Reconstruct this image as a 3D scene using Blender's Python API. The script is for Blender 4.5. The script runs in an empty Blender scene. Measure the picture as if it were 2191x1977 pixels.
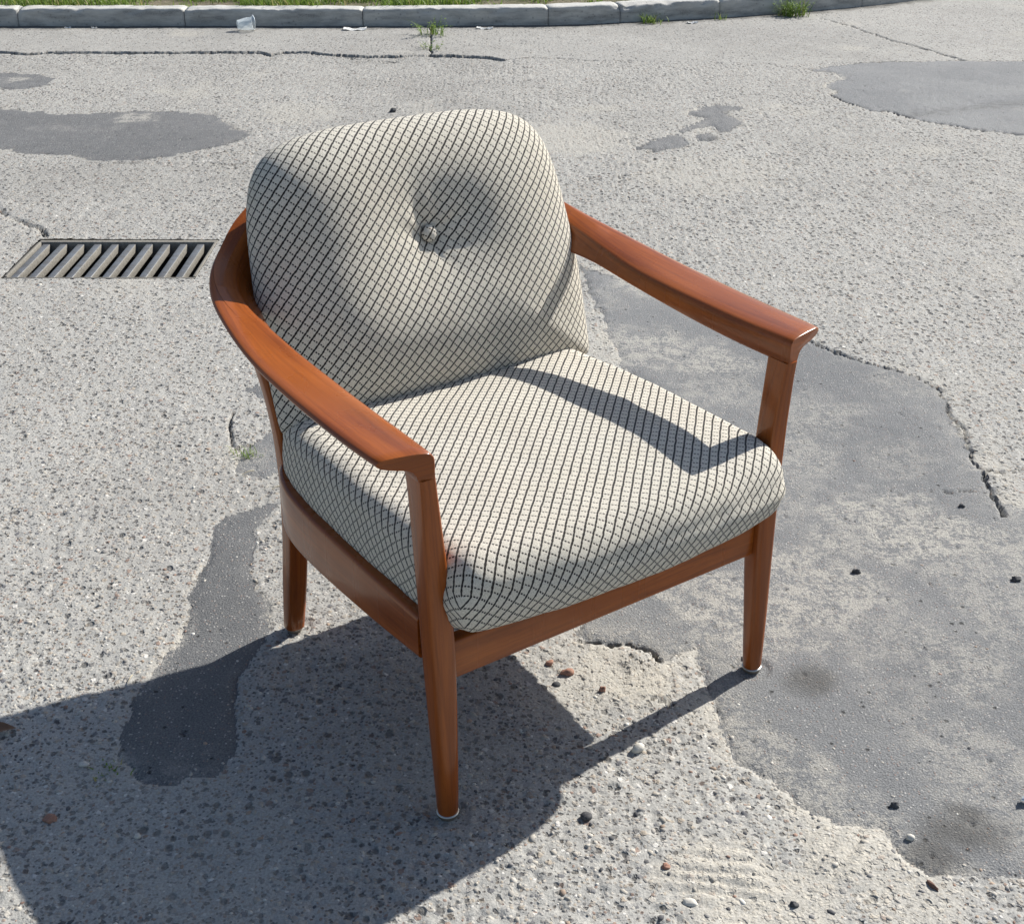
import bpy, bmesh, math, random
import numpy as np
from mathutils import Vector
R = math.radians
random.seed(7); RNG = np.random.default_rng(7)
scene = bpy.context.scene
COL = scene.collection

# ------------------------------------------------------------------ camera, sky, sun, exposure
SUN_AZ, SUN_EL = 40.5, 37.1            # direction the sunlight comes from (degrees from +X, above horizon)
cd = bpy.data.cameras.new('camera'); cam = bpy.data.objects.new('camera', cd); COL.objects.link(cam)
cam.location = (0, 0, 1.25962); cam.rotation_euler = (R(90 - 27.69), 0, 0)
cd.sensor_fit = 'HORIZONTAL'; cd.sensor_width = 36; cd.lens = 46.155; cd.clip_start = .05; cd.clip_end = 500
scene.camera = cam
w = bpy.data.worlds.new('World'); scene.world = w; w.use_nodes = True
nt = w.node_tree; bg = nt.nodes['Background']
sky = nt.nodes.new('ShaderNodeTexSky'); sky.sky_type = 'NISHITA'; sky.sun_disc = False
sky.sun_elevation = R(SUN_EL); sky.sun_rotation = R(90 - SUN_AZ); sky.air_density = 1.0; sky.dust_density = 1.2
nt.links.new(sky.outputs[0], bg.inputs[0]); bg.inputs[1].default_value = .084
sd = bpy.data.lights.new('sun', 'SUN'); sd.energy = 5.0; sd.angle = R(.53); sd.color = (1, .965, .905)
so = bpy.data.objects.new('sun', sd); COL.objects.link(so)
sv = Vector((math.cos(R(SUN_EL)) * math.cos(R(SUN_AZ)), math.cos(R(SUN_EL)) * math.sin(R(SUN_AZ)), math.sin(R(SUN_EL))))
so.rotation_euler = sv.to_track_quat('Z', 'Y').to_euler(); so.location = sv * 20
scene.view_settings.view_transform = 'Standard'; scene.view_settings.look = 'None'
scene.view_settings.exposure = .47; scene.view_settings.gamma = 1
scene.cycles.max_bounces = 5; scene.cycles.diffuse_bounces = 2; scene.cycles.glossy_bounces = 2; scene.cycles.transparent_max_bounces = 6; scene.cycles.transmission_bounces = 4

# ------------------------------------------------------------------ helpers
def tag(o, label=None, cat=None, group=None, kind=None):
    if label: o['label'] = label
    if cat: o['category'] = cat
    if group: o['group'] = group
    if kind: o['kind'] = kind
    return o
def empty(name, loc=(0, 0, 0), rz=0):
    o = bpy.data.objects.new(name, None); COL.objects.link(o); o.location = loc; o.rotation_euler = (0, 0, rz); o.empty_display_size = .05
    return o
def link_mesh(name, me, mat=None, parent=None, smooth=True):
    o = bpy.data.objects.new(name, me); COL.objects.link(o)
    if mat: me.materials.append(mat)
    if parent: o.parent = parent
    if smooth: me.polygons.foreach_set('use_smooth', [True] * len(me.polygons))
    return o
def pyd(name, v, f, mat=None, parent=None, smooth=True, uv=None):
    me = bpy.data.meshes.new(name); me.from_pydata([tuple(map(float, p)) for p in v], [], [tuple(map(int, q)) for q in f])
    if uv is not None:
        lay = me.uv_layers.new(name='UVMap')
        lay.data.foreach_set('uv', np.asarray(uv, np.float32).ravel())
    me.update()
    return link_mesh(name, me, mat, parent, smooth)
def fast_mesh(name, V, F4, mat=None, smooth=True, attrs=None):
    """V (n,3), F4 (m,k): quick mesh from arrays"""
    me = bpy.data.meshes.new(name); k = F4.shape[1]
    me.vertices.add(len(V)); me.vertices.foreach_set('co', np.ascontiguousarray(V, np.float32).ravel())
    me.loops.add(F4.size); me.loops.foreach_set('vertex_index', np.ascontiguousarray(F4, np.int32).ravel())
    me.polygons.add(len(F4)); me.polygons.foreach_set('loop_start', np.arange(0, F4.size, k, dtype=np.int32))
    me.update(calc_edges=True)
    if smooth: me.polygons.foreach_set('use_smooth', np.ones(len(F4), bool))
    for n, a in (attrs or {}).items():
        if a.ndim == 1:
            t = me.attributes.new(n, 'FLOAT', 'POINT'); t.data.foreach_set('value', a.astype(np.float32))
        else:
            t = me.attributes.new(n, 'FLOAT_COLOR', 'POINT'); t.data.foreach_set('color', np.c_[a, np.ones(len(a))].astype(np.float32).ravel())
    return link_mesh(name, me, mat, None, False)

def hsh(i, j, seed):
    n = (i.astype(np.int64) * 374761393 + j.astype(np.int64) * 668265263 + seed * 974711) & 0x7fffffff
    n = ((n ^ (n >> 13)) * 1274126177) & 0x7fffffff
    n = ((n ^ (n >> 16)) * 1911520717) & 0x7fffffff
    return ((n ^ (n >> 15)) & 0xffffff) / float(0xffffff)
def vn(x, y, s, seed=0):
    """value noise in -1..1, s = feature size in metres"""
    x = x / s; y = y / s; i = np.floor(x); j = np.floor(y); u = x - i; v = y - j
    u = u * u * (3 - 2 * u); v = v * v * (3 - 2 * v)
    a = hsh(i, j, seed); b = hsh(i + 1, j, seed); c = hsh(i, j + 1, seed); d = hsh(i + 1, j + 1, seed)
    return (a + (b - a) * u + (c - a) * v + (a - b - c + d) * u * v) * 2 - 1
def fbm(x, y, s, seed=0, o=4):
    r = 0; a = 1; t = 0
    for k in range(o):
        r = r + a * vn(x, y, s, seed + 17 * k); t += a; a *= .55; s *= .5
    return r / t
def cells(x, y, s, seed=0):
    """distance to nearest jittered point (in cell units) and its random number"""
    x = x / s; y = y / s; i = np.floor(x); j = np.floor(y)
    best = np.full(np.shape(x), 9.); rid = np.zeros(np.shape(x))
    for di in (-1, 0, 1):
        for dj in (-1, 0, 1):
            a = i + di; b = j + dj
            d = np.hypot(a + hsh(a, b, seed) - x, b + hsh(a, b, seed + 5) - y)
            m = d < best; best = np.where(m, d, best); rid = np.where(m, hsh(a, b, seed + 9), rid)
    return best, rid
def sstep(a, b, x):
    t = np.clip((x - a) / (b - a), 0, 1); return t * t * (3 - 2 * t)
def polydist(x, y, pts, closed=False):
    p = np.array(pts, float); n = len(p); d = np.full(x.shape, 1e9)
    for k in range(n if closed else n - 1):
        a = p[k]; b = p[(k + 1) % n]; e = b - a; L = e @ e + 1e-12
        t = np.clip(((x - a[0]) * e[0] + (y - a[1]) * e[1]) / L, 0, 1)
        d = np.minimum(d, np.hypot(x - a[0] - t * e[0], y - a[1] - t * e[1]))
    return d
def inside(x, y, pts):
    p = np.array(pts, float); r = np.zeros(x.shape, bool)
    for k in range(len(p)):
        (x1, y1), (x2, y2) = p[k - 1], p[k]
        if y1 == y2: continue
        r ^= ((y1 > y) != (y2 > y)) & (x < (x2 - x1) * (y - y1) / (y2 - y1) + x1)
    return r
def sdf(x, y, pts):
    d = np.full(x.shape, -9.); p = np.array(pts); lo = p.min(0) - .3; hi = p.max(0) + .3
    m = (x > lo[0]) & (x < hi[0]) & (y > lo[1]) & (y < hi[1])
    if m.any():
        dd = polydist(x[m], y[m], pts, True); d[m] = np.where(inside(x[m], y[m], pts), dd, -dd)
    return d

class NT:
    """small node-tree helper"""
    def __init__(s, name):
        s.m = bpy.data.materials.new(name); s.m.use_nodes = True; s.t = s.m.node_tree; s.n = s.t.nodes; s.b = s.n['Principled BSDF']
    def new(s, typ, **kw):
        n = s.n.new('ShaderNode' + typ)
        for k, v in kw.items(): setattr(n, k, v)
        return n
    def put(s, inp, v):
        if v is None: return
        if hasattr(v, 'default_value') or hasattr(v, 'is_linked'): s.t.links.new(v, inp)
        else: inp.default_value = v if not (hasattr(inp.default_value, '__len__') and len(inp.default_value) == 4 and len(v) == 3) else (*v, 1)
    def math(s, op, a, b=None, c=None, clamp=False):
        n = s.new('Math', operation=op); n.use_clamp = clamp
        for i, v in enumerate((a, b, c)): s.put(n.inputs[i], v)
        return n.outputs[0]
    def mix(s, f, a, b, mode='MIX'):
        n = s.new('Mix', data_type='RGBA', blend_type=mode); s.put(n.inputs[0], f); s.put(n.inputs[6], a); s.put(n.inputs[7], b); return n.outputs[2]
    def ramp(s, v, stops):
        n = s.new('ValToRGB'); e = n.color_ramp.elements
        while len(e) > 1: e.remove(e[-1])
        e[0].position = stops[0][0]; e[0].color = (*stops[0][1], 1)
        for p, c in stops[1:]:
            k = e.new(p); k.color = (*c, 1)
        s.put(n.inputs[0], v); return n.outputs[0]
    def rng(s, v, a, b, c=0., d=1.):
        n = s.new('MapRange'); n.clamp = True
        for i, q in enumerate((v, a, b, c, d)): s.put(n.inputs[i], q)
        return n.outputs[0]
    dim = '3D'
    def noise(s, vec, scale, detail=3, rough=.55, dist=0.):
        n = s.new('TexNoise', noise_dimensions=s.dim); s.put(n.inputs['Vector'], vec); n.inputs['Scale'].default_value = scale; n.inputs['Detail'].default_value = detail
        n.inputs['Roughness'].default_value = rough; n.inputs['Distortion'].default_value = dist; return n.outputs[0]
    def voro(s, vec, scale, rand=1.):
        n = s.new('TexVoronoi', voronoi_dimensions=s.dim); s.put(n.inputs['Vector'], vec); n.inputs['Scale'].default_value = scale; n.inputs['Randomness'].default_value = rand; return n.outputs['Distance'], n.outputs['Color']
    def attr(s, name):
        n = s.new('Attribute'); n.attribute_name = name; return n.outputs['Fac']
    def pos(s): return s.new('NewGeometry').outputs['Position']
    def mapv(s, vec, sc): 
        n = s.new('Mapping'); s.put(n.inputs[0], vec); n.inputs['Scale'].default_value = sc; return n.outputs[0]
    def bump(s, h, strength, dist, prev=None):
        n = s.new('Bump'); s.put(n.inputs['Strength'], strength); n.inputs['Distance'].default_value = dist; s.put(n.inputs['Height'], h)
        if prev: s.t.links.new(prev, n.inputs['Normal'])
        return n.outputs[0]
    def done(s, color=None, rough=None, normal=None, spec=None, metal=None):
        for k, v in (('Base Color', color), ('Roughness', rough), ('Normal', normal), ('Specular IOR Level', spec), ('Metallic', metal)):
            if v is not None: s.put(s.b.inputs[k], v)
        return s.m

# ------------------------------------------------------------------ materials: ground
def concrete_mat(name, coarse, c1, c2):
    n = NT(name); n.dim = '2D'; p = n.pos()
    big = n.noise(p, 1.7, 4, .6); mid = n.noise(p, 14, 4, .6); fine = n.noise(p, 260, 3, .7)
    base = n.mix(n.rng(big, .35, .68), c1, c2)
    base = n.mix(n.math('MULTIPLY', n.rng(mid, .42, .72), .45), base, (.53, .515, .475))
    base = n.mix(n.rng(fine, .3, .75, .0, .8), n.mix(.55, base, (.15, .15, .145)), n.mix(.3, base, (.68, .67, .63)))
    # aggregate stones showing in the worn surface, two sizes; heights in millimetres
    h = n.math('ADD', n.math('MULTIPLY', fine, 1.5), n.math('MULTIPLY', mid, 2.0))
    ns = n.new('TexNoise', noise_dimensions='2D'); n.put(ns.inputs['Vector'], p); ns.inputs['Scale'].default_value = 170; ns.inputs['Detail'].default_value = 1
    for scale, dens, rad in ((165, .46, .37), (78, .26, .33)):
        wob = n.new('VectorMath', operation='MULTIPLY_ADD'); n.put(wob.inputs[0], ns.outputs[1]); wob.inputs[1].default_value = (.5 / scale,) * 3; n.put(wob.inputs[2], p)
        d, col = n.voro(wob.outputs[0], scale)
        sep = n.new('SeparateColor'); n.put(sep.inputs[0], col)
        on = n.math('MULTIPLY', n.math('LESS_THAN', sep.outputs[0], dens * coarse), n.rng(d, rad + .06, rad - .06))
        scol = n.ramp(sep.outputs[1], [(0, (.20, .19, .18)), (.16, (.33, .30, .26)), (.36, (.27, .185, .145)), (.43, (.36, .31, .25)), (.58, (.47, .44, .39)), (.72, (.14, .14, .15)), (.84, (.42, .40, .37)), (.94, (.64, .62, .58))])
        scol.node.color_ramp.interpolation = 'CONSTANT'
        base = n.mix(n.math('MULTIPLY', on, .85), base, scol)
        hole = n.math('MULTIPLY', n.math('GREATER_THAN', sep.outputs[2], 1 - .21 * coarse), n.rng(d, .36, .18))   # holes where a stone came out: dirty bottom and its shade put into the colour
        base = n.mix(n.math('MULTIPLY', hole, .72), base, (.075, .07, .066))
        h = n.math('ADD', h, n.math('MULTIPLY', n.math('SUBTRACT', n.math('MULTIPLY', on, n.math('SUBTRACT', 1.0, d)), n.math('MULTIPLY', hole, 1.3)), 170. / scale))
    # larger pock marks, crowded in some places and more of them towards the kerb
    yy = n.new('SeparateXYZ'); n.put(yy.inputs[0], p)
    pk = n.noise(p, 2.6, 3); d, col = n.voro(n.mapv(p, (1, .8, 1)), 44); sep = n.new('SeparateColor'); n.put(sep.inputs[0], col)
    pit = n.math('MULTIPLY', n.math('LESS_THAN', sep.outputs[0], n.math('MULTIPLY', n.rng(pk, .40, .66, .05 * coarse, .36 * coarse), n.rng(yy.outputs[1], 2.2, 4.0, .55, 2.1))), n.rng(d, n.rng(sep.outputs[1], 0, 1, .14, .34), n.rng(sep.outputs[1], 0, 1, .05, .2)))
    base = n.mix(n.math('MULTIPLY', pit, .7), base, (.065, .062, .06)); h = n.math('SUBTRACT', h, n.math('MULTIPLY', pit, 4.))  # grime and inner shade of the pocks put into the colour
    stain = n.math('MULTIPLY', n.rng(n.noise(p, .75, 4, .65), .46, .68), n.rng(n.noise(p, 5.5, 4, .7), .3, .65, .35, 1))
    base = n.mix(n.math('MULTIPLY', stain, .6), base, n.mix(.5, base, (.16, .152, .14)))
    sand = n.attr('sand')
    base = n.mix(n.math('MULTIPLY', sand, n.rng(n.noise(p, 90, 3), .3, .6, .45, 1)), base, n.mix(n.rng(fine, .3, .7), (.37, .345, .295), (.55, .52, .455)))
    dirt_shade = n.attr('dirt_shade')
    base = n.mix(n.math('MULTIPLY', dirt_shade, .85), base, (.05, .047, .042))
    return n.done(base, .92, n.bump(h, .8, .001), .25)
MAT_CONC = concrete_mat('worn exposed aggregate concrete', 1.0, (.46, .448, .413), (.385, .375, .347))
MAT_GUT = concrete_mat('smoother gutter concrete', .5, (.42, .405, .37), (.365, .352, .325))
def asphalt_mat():
    n = NT('worn grey asphalt'); n.dim = '2D'; p = n.pos()
    big = n.noise(p, 2.3, 4, .6); fine = n.noise(p, 330, 3, .75); mid = n.noise(p, 22, 4, .65)
    base = n.mix(n.rng(big, .35, .68), (.105, .109, .114), (.14, .143, .147)); base = n.mix(n.attr('wear'), base, n.mix(n.rng(big, .35, .68), (.235, .243, .25), (.315, .32, .32)))
    base = n.mix(n.rng(mid, .45, .75, 0, .35), base, n.mix(.5, base, (.40, .39, .37)))
    base = n.mix(n.rng(fine, .32, .72, 0, 1), n.mix(.5, base, (.06, .06, .063)), n.mix(.28, base, (.42, .42, .41)))
    d, col = n.voro(p, 210); sep = n.new('SeparateColor'); n.put(sep.inputs[0], col)
    chip = n.math('MULTIPLY', n.math('LESS_THAN', sep.outputs[0], .13), n.rng(d, .36, .24))
    base = n.mix(n.math('MULTIPLY', chip, .8), base, n.ramp(sep.outputs[1], [(0, (.55, .54, .52)), (.55, (.38, .34, .3)), (.8, (.28, .2, .17))]))
    d2, col2 = n.voro(p, 60); sep2 = n.new('SeparateColor'); n.put(sep2.inputs[0], col2)
    pit = n.math('MULTIPLY', n.math('LESS_THAN', sep2.outputs[0], .05), n.rng(n.math('ADD', d2, n.math('MULTIPLY', n.math('SUBTRACT', fine, .5), .25)), n.rng(sep2.outputs[1], 0, 1, .1, .26), n.rng(sep2.outputs[1], 0, 1, .03, .14)))
    base = n.mix(n.math('MULTIPLY', pit, .85), base, (.035, .034, .034))
    sand = n.attr('sand')
    base = n.mix(n.math('MULTIPLY', sand, n.rng(n.math('ADD', n.noise(p, 120, 4, .7), n.math('MULTIPLY', n.math('SUBTRACT', n.noise(p, 28, 4, .7), .5), .9)), .38, .60, .0, .95)), base, n.mix(n.rng(fine, .3, .7), (.355, .337, .30), (.54, .515, .462)))
    base = n.mix(n.math('MULTIPLY', n.attr('oil'), .72), base, (.085, .08, .072))
    base = n.mix(n.math('MULTIPLY', n.attr('dirt_shade'), .85), base, (.05, .047, .043))
    h = n.math('SUBTRACT', n.math('ADD', n.math('SUBTRACT', n.math('MULTIPLY', fine, 1.4), n.math('MULTIPLY', d, .42)), n.math('MULTIPLY', chip, .4)), n.math('MULTIPLY', pit, 2.5))
    nrm = n.bump(n.math('ADD', h, n.math('MULTIPLY', mid, .6)), .8, .0026)
    return n.done(base, .88, nrm, .3)
MAT_ASPH = asphalt_mat()

# ------------------------------------------------------------------ ground layout in metres (x right, y away)
PATCH = {
'far left': [(-2.641,5.725),(-2.176,5.645),(-2.018,5.56),(-1.874,5.503),(-1.704,5.503),(-1.549,5.557),(-1.421,5.556),(-1.282,5.5),(-1.18,5.41),(-1.121,5.262),(-1.042,5.195),(-1.06,5.098),(-1.104,5.02),(-1.166,4.943),(-1.216,4.906),(-1.29,4.818),(-1.411,4.776),(-1.564,4.791),(-1.625,4.871),(-1.701,4.871),(-1.822,4.894),(-1.935,4.947),(-2.304,4.912)],
'far left small': [(-2.549,6.313),(-2.418,6.347),(-2.318,6.335),(-2.214,6.311),(-2.126,6.218),(-2.126,6.106),(-2.184,5.998),(-2.309,6.031),(-2.435,6.065)],
'far right': [(1.406,6.43),(1.57,6.509),(1.689,6.596),(1.871,6.627),(2.236,6.631),(2.529,6.655),(3.129,6.638),(2.6,5.031),(2.012,5.162),(1.869,5.238),(1.745,5.332),(1.631,5.448),(1.594,5.549),(1.499,5.597),(1.44,5.718),(1.399,5.885),(1.45,5.99),(1.43,6.083),(1.531,6.222),(1.533,6.369)],
'hooked': [(.792,5.625),(.888,5.687),(.991,5.648),(.912,5.553),(.935,5.328),(.885,5.235),(.833,5.222),(.814,5.307),(.75,5.286),(.676,5.181),(.651,5.223),(.735,5.329),(.801,5.439),(.725,5.508)],
'wedge': [(.487,4.964),(.546,5.081),(.644,5.161),(.67,5.041),(.641,4.963),(.528,4.896)],
'chip': [(.724,5.12),(.799,5.202),(.807,5.099),(.742,5.072)],
'large right': [(.193,3.608),(.275,3.525),(.378,3.402),(.525,3.249),(.643,3.158),(.742,3.065),(.809,2.952),(.836,2.924),(.909,2.865),(.97,2.803),(.99,2.749),(.979,2.667),(.963,2.597),(.965,2.493),(.956,2.413),(.964,2.338),(.952,2.243),(.996,2.188),(1.6,2.092),(1.6,1.246),(.661,1.254),(.588,1.254),(.535,1.263),(.513,1.29),(.495,1.336),(.436,1.346),(.39,1.391),(.37,1.431),(.323,1.469),(.313,1.524),(.308,1.571),(.304,1.631),(.3,1.73),(.314,1.765),(.271,1.73),(.236,1.706),(.229,1.741),(.206,1.759),(.133,1.757),(.109,1.778),(.141,1.892),(.21,2.113),(.276,2.422),(.347,2.696),(.28,2.867),(.242,3.125),(.227,3.306)],
'near left': [(-.454,2.222),(-.506,2.212),(-.547,2.174),(-.564,2.136),(-.549,2.038),(-.558,1.953),(-.545,1.852),(-.544,1.772),(-.569,1.703),(-.568,1.651),(-.577,1.608),(-.569,1.52),(-.566,1.48),(-.539,1.464),(-.532,1.438),(-.503,1.43),(-.474,1.427),(-.462,1.438),(-.424,1.44),(-.412,1.469),(-.401,1.497),(-.414,1.541),(-.422,1.601),(-.426,1.664),(-.414,1.71),(-.405,1.778),(-.415,1.867),(-.456,1.928),(-.474,1.995),(-.475,2.062),(-.482,2.126),(-.461,2.174)],
'behind leg': [(-.613,2.747),(-.59,2.77),(-.55,2.765),(-.535,2.719),(-.572,2.711)],
'by weed': [(-.56,2.44),(-.519,2.524),(-.489,2.515),(-.44,2.4),(-.49,2.33),(-.56,2.36)],
}
PLABEL = {
'far left': 'large dark grey asphalt patch between the drain grate and the far kerb', 'far left small': 'small oval asphalt patch at the left edge near the kerb',
'far right': 'big pale asphalt patch in the upper right corner with a gravelly stripe', 'hooked': 'hook-shaped small asphalt patch right of the chair back',
'wedge': 'wedge-shaped small asphalt patch nearest to the right armrest', 'chip': 'tiny asphalt fleck beside the hook-shaped patch',
'large right': 'largest asphalt patch under and right of the armchair', 'near left': 'long narrow dark asphalt patch left of the front leg',
'behind leg': 'small asphalt remnant left behind the rear leg', 'by weed': 'small crumbled asphalt spot beside the grass tuft by the rear leg'}
CRACK_A = [(-60,6.95),(-3.004,6.913),(-2.595,6.862),(-2.444,6.794),(-2.354,6.834),(-2.205,6.853),(-1.942,6.838),(-1.762,6.836),(-1.559,6.855),(-1.299,6.847),(-1.209,6.765),(-1.167,6.826),(-1.041,6.845),(-.902,6.763),(-.704,6.73),(-.561,6.74),(-.405,6.78),(-.264,6.759),(-.135,6.712),(-.059,6.659),(.093,6.737),(.245,6.709),(.407,6.669),(.62,6.655),(1.4,6.56),(1.7,6.61),(2.5,6.67),(60,7.2)]
CRACKS = [ # polyline, half width, depth
 (CRACK_A[1:16], .015, .03), ([(-.41,6.78),(-.264,6.759),(-.135,6.712),(-.059,6.659)], .030, .04), ([(-.059,6.659),(.093,6.737),(.245,6.709),(.407,6.669),(.62,6.655)], .007, .006),
 ([(-1.0,6.80),(-.902,6.763),(-.80,6.70),(-.704,6.66),(-.56,6.61)], .010, .012),
 ([(-.46,7.62),(-.429,7.219),(-.424,6.93),(-.404,6.76)], .010, .02),
 ([(-1.861,4.402),(-1.661,4.151),(-1.607,4.088),(-1.549,4.026),(-1.493,3.983),(-1.464,3.94),(-1.432,3.885)], .010, .018),
 ([(-1.494,4.724),(-1.439,4.742),(-1.316,4.737),(-1.162,4.727),(-1.038,4.717),(-.95,4.733),(-.5,4.74)], .007, .008),
 ([(-.614,2.632),(-.616,2.581),(-.609,2.532),(-.594,2.476),(-.577,2.449),(-.57,2.468),(-.538,2.468)], .0045, .010),
 ([(1.785,7.896),(1.864,7.721),(1.997,7.277),(2.087,7.054),(2.159,6.843),(2.236,6.631)], .011, .015),
 ([(.742,3.065),(.809,2.952),(.909,2.865),(.97,2.803),(.99,2.749),(.979,2.666),(.97,2.607),(.982,2.549),(.974,2.485),(.95,2.405),(.964,2.363),(1.001,2.355),(1.044,2.363),(1.2,2.33)], .0042, .008),
 ([(.961,2.355),(.948,2.29),(.943,2.227),(.941,2.175)], .007, .012), ([(.801,2.282),(.834,2.278),(.87,2.27),(.909,2.274)], .003, .006),
 ([(.108,1.759),(.151,1.756),(.194,1.758),(.222,1.744),(.237,1.714)], .0045, .012), ([(.213,1.615),(.229,1.607),(.245,1.599)], .004, .010),
 ([(.216,4.505),(.342,4.536),(.511,4.628)], .006, .006),
 ([(1.399,5.885),(1.44,5.718),(1.499,5.597),(1.594,5.549),(1.631,5.448),(1.745,5.332),(1.869,5.238),(2.012,5.162)], .008, .008),
]
GRATE = (-1.440, -.890, 3.515, 3.862)          # x0, x1, y0, y1
KERB = [(-5.64,7.62),(-4.64,7.62),(-3.70,7.61),(-2.749,7.61),(-1.822,7.61),(-.828,7.59),(.204,7.66),(.614,7.76),(1.202,7.93),(1.623,8.09),(2.121,8.33),(2.55,8.62),(3.0,9.0),(3.5,9.55)]
KERB_H = .100
SAND = [ # x, y, radius, strength : blown or trodden sand and cement smears
 (.20,1.645,.085,1),(.14,1.69,.07,.9),(.10,1.62,.08,.6),(.42,1.86,.13,.8),(.55,1.95,.12,.6),(.72,2.12,.18,1),(.40,1.84,.16,1),(.52,1.92,.15,.9),(.88,2.05,.14,.8),(.72,1.70,.10,.6),(.58,2.45,.14,.6),(.34,3.0,.14,1),(.48,2.92,.12,.9),(.62,1.78,.12,.5),(.84,1.85,.14,.6),(.50,2.25,.14,.5),(.66,2.62,.14,.55),(.45,2.75,.12,.6),(.36,1.50,.07,.7),(.42,1.43,.06,.7),(.80,2.40,.12,.4),(.28,1.22,.10,.95),(.36,1.19,.09,.9),(.43,1.285,.055,1),(.50,1.20,.09,.7),(.66,1.50,.08,.55),(.60,1.62,.07,.35),(.30,2.95,.10,.8),(.40,3.02,.10,.6),(.26,3.1,.08,.8),(-.42,5.15,.30,.5),(-.2,5.0,.25,.6),(-.9,5.55,.2,.4),(.2,5.1,.3,.5),(-1.55,5.44,.10,.9),(-2.3,6.2,.08,.9),(-.55,2.40,.08,.5),(.7,4.6,.3,.35),(-.35,1.28,.15,.35),(-.1,1.45,.12,.25)]

def warp(x, y):
    near = np.clip(y / 2.2, .5, 2.2)
    a = fbm(x, y, .09, 3, 4); b = fbm(x, y, .09, 43, 4)
    c = fbm(x, y, .018, 203, 3); d = fbm(x, y, .018, 243, 3); e = np.clip(y / 2.2, .6, 2.5)
    k = .006 + .007 * sstep(.0, .15, x) * sstep(4., 3.4, y)
    return x + .014 * near * a + k * e * c, y + .016 * near * b + (k + .002) * e * d
def ground(x, y):
    """height and material masks of the paved surface"""
    wx, wy = warp(x, y); sh = x.shape
    pid = np.full(sh, -1); edge = np.full(sh, -9.)
    for k, (n, P) in enumerate(PATCH.items()):
        d = sdf(wx, wy, P)
        if n == 'far right':      # it meets the gutter in a straight saw cut
            d = np.minimum(d, sdf(x, y, P) + .03)
        pid = np.where(d > 0, k, pid); edge = np.maximum(edge, d)
    ga = np.array(CRACK_A); gy = np.interp(wx, ga[:, 0], ga[:, 1])
    gut = (.7 * wy + .3 * y > gy) & (pid < 0)
    sand = np.zeros(sh)
    lum = fbm(x, y, .05, 71, 4)
    for sx, sy, r, s in SAND:
        d = np.hypot(x - sx, (y - sy)) / r + .55 * lum
        sand = np.maximum(sand, s * (1 - sstep(.45, 1.15, d)))
    sand = np.clip(np.maximum(sand, .55 * sstep(.25, .7, fbm(x, y, .35, 88, 4))), 0, 1)
    rimn = sstep(-.1, .5, fbm(x, y, .16, 19, 3))
    sand = np.maximum(sand, .9 * rimn * np.exp(-(np.abs(edge) / (.012 + .045 * (x > .05) * (y < 3.7))) ** 2))
    sand = np.maximum(sand, .95 * (pid == 6) * sstep(-.55, .25, fbm(x, y, .09, 77, 4)) * np.exp(-(edge / (.030 + .02 * vn(x, y, .2, 78))) ** 2) * (y < 1.9))
    wear = np.choose(np.clip(pid, -1, 9) + 1, [0, .12, .25, 1., .35, .35, .35, .74, .1, .35, .5]).astype(float)
    dirt_shade = np.zeros(sh); h = .004 * fbm(x, y, .9, 5, 3) + .0018 * fbm(x, y, .13, 6, 4)
    # coarse relief of worn aggregate
    rough = np.where(pid >= 0, .16, np.where(gut, .25, .62)) * (1 - .75 * sand) * (.75 + .5 * sstep(-.3, .4, fbm(x, y, .5, 62, 3)))
    blot = .6 + .6 * fbm(x, y, .4, 61, 3)
    d1, r1 = cells(x, y, .013, 11); d2, r2 = cells(x, y, .024, 12); d3, r3 = cells(x, y, .045, 13)
    h += rough * (.0021 * (np.sqrt(np.clip(1 - (d1 / .62) ** 2, 0, 1)) * (r1 > .35)) - .0026 * (r1 < .16) * (1 - sstep(.15, .5, d1)))
    h += rough * blot * (.0030 * np.sqrt(np.clip(1 - (d2 / .5) ** 2, 0, 1)) * (r2 > .6) - .0045 * (r2 < .13) * (1 - sstep(.1, .4, d2)))
    far = sstep(2.6, 4.6, y)
    h -= rough * far * .004 * (r3 < .16 + .16 * blot) * (1 - sstep(.12, .42, d3))
    h -= np.where(pid >= 0, .002, 0) * (r3 < .10) * (1 - sstep(.04, .13, d3)) * 2.2
    dirt_shade = np.maximum(dirt_shade, .8 * far * ((pid < 0) & ~gut) * (r3 < .05 + .14 * blot) * (1 - sstep(.06 + .1 * r3, .16 + .8 * r3, d3)))  # far pits: grime and the shade inside them, carried as colour
    # patches: slightly proud, broken edge
    h += np.where(pid >= 0, .0016 * sstep(0, .03, edge), 0) - .0030 * np.exp(-(edge / .006) ** 2) * (.35 + .65 * sstep(-.2, .4, fbm(x, y, .11, 23, 3)))
    dirt_shade = np.maximum(dirt_shade, .6 * np.exp(-(edge / (.0025 + .0012 * y)) ** 2) * sstep(.0, .5, fbm(x, y, .10, 29, 4)) * (.35 + .65 * (y > 3)))
    h += np.where(gut, .007 * sstep(.3, -.6, x) + .001, 0)
    for P, hw, dep in CRACKS:
        p = np.array(P); lo = p.min(0) - .2; hi = p.max(0) + .2
        m = (x > lo[0]) & (x < hi[0]) & (y > lo[1]) & (y < hi[1])
        if not m.any(): continue
        f = np.clip((.45 if hw == .0042 else .68) + (1.05 if hw == .0042 else .7) * fbm(x[m], y[m], .10, 31, 3), .05, 1.4)
        d = polydist(.6 * wx[m] + .4 * x[m], .6 * wy[m] + .4 * y[m], P) / (hw * f)
        c = 1 - sstep(.45, 1.05, d); h[m] -= dep * c; dirt_shade[m] = np.maximum(dirt_shade[m], .75 * c)
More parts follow.
